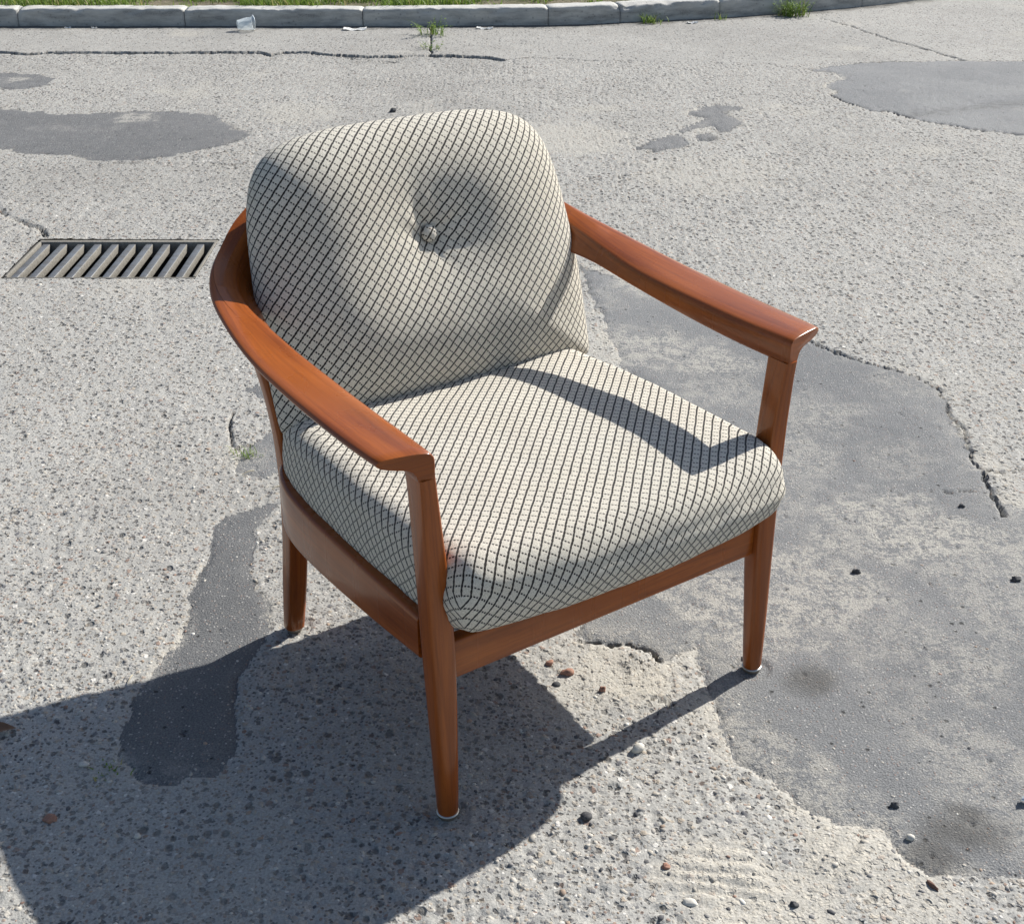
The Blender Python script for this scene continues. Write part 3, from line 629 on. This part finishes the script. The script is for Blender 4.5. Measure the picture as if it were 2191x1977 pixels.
def seat_cushion():
    P = outline([(-.276, -.030), (-.262, -.046), (-.14, -.066), (0, -.071), (.13, -.068), (.25, -.050), (.277, -.034), (.286, .0), (.284, .06), (.284, .16), (.284, .30), (.280, .42), (.268, .50), (.1, .505), (-.1, .505), (-.262, .50), (-.281, .42), (-.288, .30), (-.288, .16), (-.285, .075), (-.282, .0)], 260, 3)
    N = outward(P); C = np.array([.003, .2]); rings = []; flat = []; over = []
    front = sstep(.05, -.03, P[:, 1])[:, None]
    hx_, hy_ = .285, .28; Pin = C + (P - C) * np.array([(hx_ - .036) / hx_, (hy_ - .046) / hy_]); D = P - Pin; r = .034 + .012 * front[:, 0]
    def zt(q): return .414 - .006 * sstep(.25, .5, q[:, 1]) + .003 * fbm(q[:, 0], q[:, 1], .16, 501, 2)
    for s in np.linspace(0, 1, 26):
        q = C + (Pin - C) * s
        z = zt(q) + .007 * (1 - s ** 3.5) ** 1.5; rings.append(np.c_[q, z]); flat.append(q); over.append(np.zeros(len(P)))
    z1 = zt(Pin); Dn = D / np.linalg.norm(D, axis=1)[:, None]; PF = Pin + Dn * (r * math.pi / 2)[:, None]
    for a in np.linspace(8, 90, 11):
        a = R(a); q = Pin + D * math.sin(a); rings.append(np.c_[q, z1 - r * (1 - math.cos(a))]); flat.append(Pin + Dn * (r * a)[:, None]); over.append(np.zeros(len(P)))
    zb = .283 + .016 * front[:, 0]; o1 = over[-1]; zz = z1 - r; rb = .026 + .008 * front[:, 0]
    for t in np.linspace(.2, 1, 5):
        bul = .004 * math.sin(t * math.pi); q = P + N * bul; z = zz + (zb + rb - zz) * t; rings.append(np.c_[q, z]); flat.append(PF); over.append(o1 + np.abs(z - zz))
    o2 = over[-1]
    for a in np.linspace(10, 90, 8):
        a = R(a); q = P - N * ((.030 + .012 * front[:, 0]) * (1 - math.cos(a)))[:, None]; rings.append(np.c_[q, zb + rb * (1 - math.sin(a))]); flat.append(PF); over.append(o2 + rb * a)
    q = C + (P - C) * .8; rings.append(np.c_[q, zb + .004]); flat.append(PF); over.append(over[-1] + .05)
    rings = np.array(rings)
    # soft unevenness
    X, Y = rings[..., 0], rings[..., 1]; rings[..., 2] += .0022 * fbm(X.ravel() + rings[..., 2].ravel(), Y.ravel(), .07, 511, 3).reshape(X.shape)
    off = (.0022 * fbm(X.ravel() * 1.0, Y.ravel() + 1.7 * rings[..., 2].ravel(), .06, 513, 3)).reshape(X.shape); rings[26:, :, :2] += N[None] * off[26:, :, None]
    return rings_to_mesh('seat_cushion', rings, np.array(flat), np.array(over), N, MAT_FAB, chair, True)
seat = seat_cushion()

TILT = R(18.5); BO = np.array([.018, .466, .386]); BU = np.array([.012, math.sin(TILT), math.cos(TILT)]); BN = np.array([0, -math.cos(TILT), math.sin(TILT)]); BX = np.array([1, 0, -.012])
BUTTON = (-.006, .246)
def back_cushion():
    half = [(.0, -.006), (.10, -.006), (.20, -.006), (.272, -.008), (.2900, -.006), (.291, .03), (.291, .09), (.288, .17), (.281, .25), (.272, .32), (.253, .375), (.212, .410), (.135, .424), (.05, .426)]
    P = outline(half + [(-x, y) for x, y in half[::-1][:-1]], 240, 3); N = outward(P); C = np.array([0, .20]); m = len(P)
    def T(q, base):
        c = np.minimum(np.hypot(q[:, 0] - .27, q[:, 1]), np.hypot(q[:, 0] + .27, q[:, 1])); low = sstep(.16, .0, q[:, 1])
        return base * (1 - .30 * np.exp(-(c / .11) ** 2) - .10 * low)
    rings = []; flat = []; over = []
    Sf = 1 - (1 - np.linspace(0, 1, 46)) ** 1.9; prev = None; arc = np.zeros(m)
    for sgn, ss, base, pw in ((1, Sf, .080, 3.6), (-1, Sf[::-1][1:-6], .060, 3.4)):
        for s in ss:
            q = C + (P - C) * s
            hgt = T(q, base) * (1 - s ** pw) ** (.50)
            if sgn > 0:
                bx, by = q[:, 0] - BUTTON[0], q[:, 1] - BUTTON[1]; rr = np.hypot(bx, by * 1.08); th = np.arctan2(by, bx)
                fold = 1 + .05 * np.cos(3 * th + .7)
                hgt = hgt - .021 * np.exp(-(rr / (.105 * fold)) ** 2) - .023 * np.exp(-rr / .024) + .0022 * np.cos(7 * th + .5 + 1.3 * np.sin(th)) * np.exp(-((rr - .035) / .028) ** 2)
                hgt = hgt + .0016 * fbm(q[:, 0], q[:, 1], .12, 601, 3) * (1 - s ** 6)
            pt = BO + q[:, :1] * BX + q[:, 1:] * BU + (sgn * hgt)[:, None] * BN
            if prev is not None: arc = arc + np.linalg.norm(pt - prev, axis=1)
            prev = pt; rings.append(pt); flat.append(q)
            over.append(arc - s * np.linalg.norm(P - C, axis=1) if sgn > 0 else arc - np.linalg.norm(P - C, axis=1) * s)
    over = np.array(over); over = np.maximum(over - over[20], 0) * (np.arange(len(over)) > 20)[:, None]
    return rings_to_mesh('back_cushion', np.array(rings), np.array(flat), over, N, MAT_FAB, chair, False)
backc = back_cushion()
# covered button sunk in the middle
bm = bmesh.new(); bmesh.ops.create_uvsphere(bm, u_segments=20, v_segments=12, radius=.0130)
for v in bm.verts: v.co.z *= .55
uvl = bm.loops.layers.uv.new('UVMap')
for f in bm.faces:
    for l in f.loops: l[uvl].uv = (l.vert.co.x + .0045, l.vert.co.y + .004)
me = bpy.data.meshes.new('button'); bm.to_mesh(me); bm.free()
bo = link_mesh('button', me, MAT_FAB, backc)
bp = BO + BUTTON[0] * BX + BUTTON[1] * BU + .0515 * BN; bo.location = Vector(bp); bo.rotation_euler = (R(90) - TILT, R(-8), R(-6))

# ------------------------------------------------------------------ small things on the ground
def gz(x, y): return float(ground(np.array([x]), np.array([y]))[0][0])
def stone_mat(name, c, c2):
    n = NT(name); p = n.new('TexCoord').outputs['Object']; f = n.noise(p, 160, 4, .7); return n.done(n.mix(n.rng(f, .35, .65), c, c2), .85, n.bump(f, .4, .002), .3)
SM = dict(red=stone_mat('red granite', (.28, .14, .10), (.36, .21, .15)), dark=stone_mat('dark flint', (.05, .05, .055), (.11, .11, .11)), white=stone_mat('pale quartz', (.52, .49, .43), (.66, .63, .57)), brown=stone_mat('brown sliver', (.13, .07, .05), (.2, .12, .09)))
def pebble(name, x, y, sx, sy, sz, mat, label, cat='stone', rz=0, angular=.18, group=None):
    bm = bmesh.new(); bmesh.ops.create_icosphere(bm, subdivisions=3, radius=1); seed = random.random() * 50
    for v in bm.verts:
        c = v.co; k = 1 + angular * (vn(np.array([c.x * 2 + seed]), np.array([c.y * 2 + c.z * 1.3]), 1.1, 701)[0]) + angular * .5 * vn(np.array([c.z * 3 + seed]), np.array([c.x * 3 - c.y]), 1., 702)[0]
        v.co = Vector((c.x * sx * k, c.y * sy * k, max(c.z, -.5) * sz * k)) * .84
    me = bpy.data.meshes.new(name); bm.to_mesh(me); bm.free()
    o = link_mesh(name, me, mat); o.location = (x, y, gz(x, y) + sz * .38); o.rotation_euler = (random.uniform(-.15, .15), random.uniform(-.15, .15), rz)
    return tag(o, label, cat, group)
pebble('stone', .087, 1.677, .0125, .0085, .007, SM['red'], 'largest angular reddish stone in the sunlit gap under the front rail', rz=.3, angular=.3)
pebble('stone', .060, 1.703, .009, .007, .005, SM['red'], 'smaller flat reddish stone just left of the largest reddish stone', rz=.8)
pebble('stone', .069, 1.648, .0085, .006, .004, SM['dark'], 'flat black pebble just below the two reddish stones', rz=.1, angular=.1)
pebble('stone', .140, 1.632, .006, .005, .006, SM['red'], 'small upright rust red stone beside the rippled cement smear', angular=.4)
pebble('stone', .183, 1.494, .0115, .009, .010, SM['white'], 'smooth pale pebble on the edge of the front right leg\'s shadow', rz=.5, angular=.12)
pebble('stone', .101, 1.356, .010, .0085, .006, SM['dark'], 'dark grey oval pebble right of the front left leg\'s foot', rz=.2, angular=.08)
pebble('stone', .224, 1.204, .0115, .0075, .006, SM['white'], 'white oval pebble at the bottom edge on the cement smear', rz=-.3, angular=.1)
pebble('stone', .200, 1.265, .006, .0055, .005, SM['red'], 'small dark red stone above the white pebble at the bottom edge', angular=.35)
pebble('stone', .612, 1.975, .0085, .006, .006, SM['dark'], 'black crumb on asphalt right of the front right leg', angular=.4)
pebble('stone', .886, 1.950, .010, .008, .006, SM['dark'], 'flat black crumb by the right edge level with the front right leg', angular=.4)
pebble('stone', .526, 1.379, .0062, .006, .006, SM['dark'], 'round black crumb at the left rim of the oil stain', angular=.3)
pebble('stone', .871, 2.213, .008, .0055, .005, SM['dark'], 'black crumb by the hairline crack at the right', angular=.4)
pebble('stone', .531, 1.317, .0065, .006, .006, SM['white'], 'small pale round stone below the oil stain\'s left half', angular=.15)
pebble('stone', .354, 1.202, .006, .005, .004, SM['dark'], 'small black crumb at the bottom edge between the cement smears', angular=.4)
pebble('stone', -.499, 5.551, .016, .014, .014, SM['dark'], 'dark lump of asphalt on the concrete just above the chair back', angular=.4)
pebble('stone', -.612, 1.462, .0085, .0060, .0045, SM['white'], 'white pebble in the chair shadow left of the narrow asphalt patch', angular=.12)
pebble('stone', -.627, 1.352, .0115, .0090, .005, SM['red'], 'flat orange brown stone in the shadow near the left edge', rz=-.3, angular=.3)
pebble('stone', -.500, 1.320, .0050, .0045, .005, SM['white'], 'tiny pale pebble in the shadow below the narrow asphalt patch', angular=.12)
pebble('wood_splinter', .537, 1.233, .0035, .011, .0035, SM['brown'], 'dark brown splinter standing on the concrete in the lower right corner', 'splinter', rz=.5, angular=.4)
def shiny():
    n = NT('crumpled foil'); n.done((.8, .8, .8), .25, n.bump(n.noise(n.new('TexCoord').outputs['Object'], 90, 2), .8, .004), .5, .9); return n.m
pebble('foil_scrap', .712, 1.388, .013, .008, .009, shiny(), 'shiny crumpled bit of silver foil at the right edge', 'foil', rz=.3, angular=.4)

# embedded and loose fine stones too many to count
def stones():
    t = (1 + 5 ** .5) / 2; bm = bmesh.new(); bmesh.ops.create_icosphere(bm, subdivisions=1, radius=1); U = np.array([v.co[:] for v in bm.verts])
    bm.verts.index_update(); T = np.array([[v.index for v in f.verts] for f in bm.faces]); bm.free()
    n = 16000; y = .95 + 3.2 * RNG.random(n) ** 1.9; x = RNG.uniform(-.62, .62, n) * (.72 + y * .62)
    h, pid, gut, sand, dirt_shade, oil, wear, edge = ground(x, y)
    clump = fbm(x, y, .2, 801, 3) * .5 + .5
    keep = RNG.random(n) < np.maximum(np.where(pid >= 0, .10, .35 + .75 * clump) * (1 - .5 * (sand > .8)), .9 * np.exp(-(edge / .018) ** 2)); keep &= ~((x > GRATE[0] - .02) & (x < GRATE[1] + .02) & (y > GRATE[2] - .02) & (y < GRATE[3] + .02))
    for fx, fy in FEET: keep &= np.hypot(x - fx, y - fy) > .028
    x, y, h, pid = x[keep], y[keep], h[keep], pid[keep]; n = len(x)
    r = (.0016 + .0036 * RNG.random(n) ** 2.2 + .0024 * (RNG.random(n) > .98)) * np.where(pid >= 0, .7, 1)
    S = np.c_[r * (1 + .5 * RNG.random(n)), r * (.75 + .3 * RNG.random(n)), r * (.5 + .3 * RNG.random(n))]; az = RNG.random(n) * 6.28; c, s = np.cos(az), np.sin(az)
    W = U[None] * (1 + .22 * (RNG.random((n, len(U), 1)) - .5)) * S[:, None]
    V = np.stack([W[..., 0] * c[:, None] - W[..., 1] * s[:, None] + x[:, None], W[..., 0] * s[:, None] + W[..., 1] * c[:, None] + y[:, None], W[..., 2] + (h - .28 * r)[:, None]], -1)
    F = (np.arange(n)[:, None, None] * len(U) + T[None]).reshape(-1, 3)
    pal = np.array([(.40, .37, .32), (.46, .43, .38), (.33, .31, .28), (.24, .23, .22), (.27, .18, .14), (.34, .26, .20), (.10, .10, .105), (.58, .56, .51)])
    ci = RNG.choice(len(pal), n, p=[.27, .22, .18, .13, .04, .06, .05, .05]); col = pal[ci] * (.85 + .3 * RNG.random((n, 1)))
    m = NT('mixed fine gravel'); a = m.new('Attribute'); a.attribute_name = 'tone'; m.done(a.outputs['Color'], .85, m.bump(m.noise(m.pos(), 700, 2), .3, .001), .3)
    tag(fast_mesh('gravel', V.reshape(-1, 3), F, m.m, True, dict(tone=np.repeat(col, len(U), 0))), 'fine mixed gravel standing out of the worn concrete', 'gravel', kind='stuff')
stones()

# weeds
def weed(x, y, n, L, wd, label, spread=.012, name='weed', leafy=False, z=None):
    rx = RNG.normal(0, spread, n); ry = RNG.normal(0, spread * .8, n); z0 = (gz(x, y) if z is None else z) - .003
    V, F = blades(rx, ry, np.zeros(n), L * (.45 + .7 * RNG.random(n)), wd * (.7 + .6 * RNG.random(n)), RNG.random(n) * 6.28, .25 + .75 * RNG.random(n), 3)
    tint = np.clip(.15 + .55 * RNG.random(n) + .4 * (RNG.random(n) > .85), 0, 1); A = np.repeat(tint, 7)
    if leafy:   # small oval leaves along wiry stems
        V2 = []; 
        for k in range(n * 6):
            i = RNG.integers(n); t = .3 + .7 * RNG.random(); c = V[i * 7] * (1 - t) + V[i * 7 + 6] * t; a = RNG.random() * 6.28; s = .006 + .007 * RNG.random(); d = np.array([math.cos(a), math.sin(a), .3 * RNG.random()]) * s; q = np.array([-math.sin(a), math.cos(a), 0]) * s * .45
            V2.append(np.array([c, c + d * .35 + q, c + d * .8 + q * .7, c + d * 1.2, c + d * .8 - q * .7, c + d * .35 - q, c + d * .5]))
        b = len(V); V = np.vstack([V, np.concatenate(V2)]); lf = []
        for k in range(len(V2)):
            o = b + 7 * k; lf += [(o, o + 1, o + 6), (o + 1, o + 2, o + 6), (o + 2, o + 3, o + 6), (o + 3, o + 4, o + 6), (o + 4, o + 5, o + 6), (o + 5, o, o + 6)]
        F = np.vstack([F, np.array(lf)]); A = np.concatenate([A, np.repeat(.2 + .5 * RNG.random(len(V2)), 7)])
    o = fast_mesh(name, V, F, MAT_GRASS, True, dict(tint=A)); o.location = (x, y, z0)
    return tag(o, label, 'weed')
weed(-.425, 7.33, 34, .10, .004, 'upright leafy weed growing in the gutter joint in front of the kerb', .035, leafy=True)
weed(-.415, 6.93, 14, .05, .004, 'small low weed at the lower end of the gutter joint', .03, leafy=True)
weed(.79, 7.74, 60, .075, .005, 'yellow green grass clump at the kerb foot in the middle distance', .032)
weed(1.63, 8.00, 90, .12, .006, 'largest dry grass clump at the kerb where it curves away', .045, leafy=True)
weed(1.2, 7.86, 14, .07, .004, 'thin dry weed at a kerb joint between the two grass clumps', .015)
weed(-.552, 2.425, 46, .026, .0018, 'small green grass tuft in the crack beside the rear leg', .016)
weed(-.575, 1.452, 30, .010, .003, 'patch of green moss in the shadow beside the narrow asphalt patch', .012, name='moss_tuft')
# straws and a dead leaf
MAT_STRAW = NT('dry straw').done((.55, .48, .33), .7)
def straw(x, y, L, az, label):
    rings = [[(math.cos(az) * t * L, math.sin(az) * t * L + .0007 * a, .0012 + .0007 * b + .003 * math.sin(t * 3)) for a, b in ((-1, -1), (1, -1), (1, 1), (-1, 1))] for t in np.linspace(0, 1, 5)]
    o = loft('straw', rings, MAT_STRAW, None); o.location = (x, y, gz(x, y) + .001); tag(o, label, 'straw')
straw(-.545, 2.335, .028, .7, 'pale dry straw just below the grass tuft by the rear leg'); straw(-.475, 2.275, .026, .5, 'short pale straw beside the rear leg above the asphalt tip'); straw(-.598, 1.648, .024, 1.5, 'pale straw across the shadow edge on the narrow asphalt patch')
def leaf():
    V = []; F = []
    for i in range(9):
        t = i / 8; wd = .011 * math.sin(math.pi * t ** .8) + .0006
        for s in (-1, -.5, 0, .5, 1): V.append((t * .045 - .0225, s * wd, .004 + .006 * abs(s) * wd / .011 + .004 * math.sin(3 * t)))
    F = [(i * 5 + j, i * 5 + j + 1, i * 5 + j + 6, i * 5 + j + 5) for i in range(8) for j in range(4)]
    n = NT('dead leaf'); f = n.noise(n.new('TexCoord').outputs['Object'], 120, 3); n.done(n.mix(f, (.10, .055, .03), (.22, .13, .08)), .8)
    o = pyd('dead_leaf', V, F, n.m); o.location = (-.757, 1.533, gz(-.757, 1.533) + .001); o.rotation_euler = (.1, 0, .35); tag(o, 'curled brown dead leaf on the left edge in the chair shadow', 'leaf')
leaf()
# litter by the kerb
def cup():
    root = tag(empty('plastic_cup', (-1.46, 7.46, .012), .35), 'crumpled clear plastic cup lying in the gutter by the kerb', 'cup')
    n = NT('clear thin plastic'); n.done((.85, .92, .94), .18, None, .5); n.b.inputs['Alpha'].default_value = .42
    n2 = NT('cup rim plastic'); n2.done((.88, .93, .94), .2, None, .5); n2.b.inputs['Alpha'].default_value = .8
    def ring(t, k=28):
        r = .026 + .014 * t; c = []
        for i in range(k):
            a = 2 * math.pi * i / k; q = 1 + .16 * math.sin(2 * a + 2 * t) + .08 * math.sin(5 * a + 7 * t)
            c.append((t * .085 - .04, math.cos(a) * r * q * 1.15, max(-.0, .030 + math.sin(a) * r * q * .85 + .022 * t * (1 - t) * math.cos(a * 2)) + .012 * t * (math.sin(a) > .2)))
        return c
    rings = [ring(t) for t in np.linspace(0, 1, 10)]
    loft('wall', rings, n.m, root, False)
    pyd('base', rings[0], [tuple(range(28))], n2.m, root)
    k = 28; e = np.array(rings[-1]); cc = e.mean(0); V = np.concatenate([e, cc + (e - cc) * 1.06 + np.array([.0, 0, .001]), cc + (e - cc) * 1.06 + np.array([.004, 0, .001]), e + np.array([.004, 0, 0])])
    pyd('rim', V, [(j * k + i, j * k + (i + 1) % k, ((j + 1) % 4) * k + (i + 1) % k, ((j + 1) % 4) * k + i) for j in range(4) for i in range(k)], n2.m, root)
cup()
MAT_PAPER = NT('white paper litter').done((.74, .73, .69), .7)
def sheet(name, x, y, L, Wd, label, rz=0, lift=.012, cat='litter', mat=None):
    nx, ny = 10, 5; top = [((i / nx - .5) * L, (j / ny - .5) * Wd, .003 + lift * (2 * i / nx - 1) ** 2 * (.4 + .6 * j / ny) + .003 * math.sin(i * 1.3 + j)) for i in range(nx + 1) for j in range(ny + 1)]
    nn = len(top); V = top + [(a, b, c - .002) for a, b, c in top]; q = lambda i, j: i * (ny + 1) + j
    F = [(q(i, j), q(i + 1, j), q(i + 1, j + 1), q(i, j + 1)) for i in range(nx) for j in range(ny)]; F += [tuple(nn + a for a in f[::-1]) for f in F]
    rim = [q(i, 0) for i in range(nx)] + [q(nx, j) for j in range(ny)] + [q(i, ny) for i in range(nx, 0, -1)] + [q(0, j) for j in range(ny, 0, -1)]
    F += [(rim[k - 1], rim[k], rim[k] + nn, rim[k - 1] + nn)[::-1] for k in range(len(rim))]
    o = pyd(name, V, F, mat or MAT_PAPER, None, False); o.location = (x, y, gz(x, y)); o.rotation_euler = (0, 0, rz); tag(o, label, cat)
sheet('cardboard_scrap', -.86, 7.475, .125, .05, 'curved white card scrap lying in the gutter right of the cup', .06, .012)
sheet('paper_scrap', -.15, 7.53, .09, .03, 'crumpled white paper strip in the gutter behind the chair back', -.05, .010)
sheet('paper_scrap', -2.46, 7.555, .035, .014, 'small white scrap at the kerb foot nearest the left edge', .3, .004)
sheet('paper_scrap', -2.31, 7.545, .03, .014, 'second small white scrap at the kerb foot from the left edge', -.2, .004)
sheet('paper_scrap', 1.02, 7.74, .06, .03, 'white paper scrap at the kerb foot right of the grass clump', .4, .008)
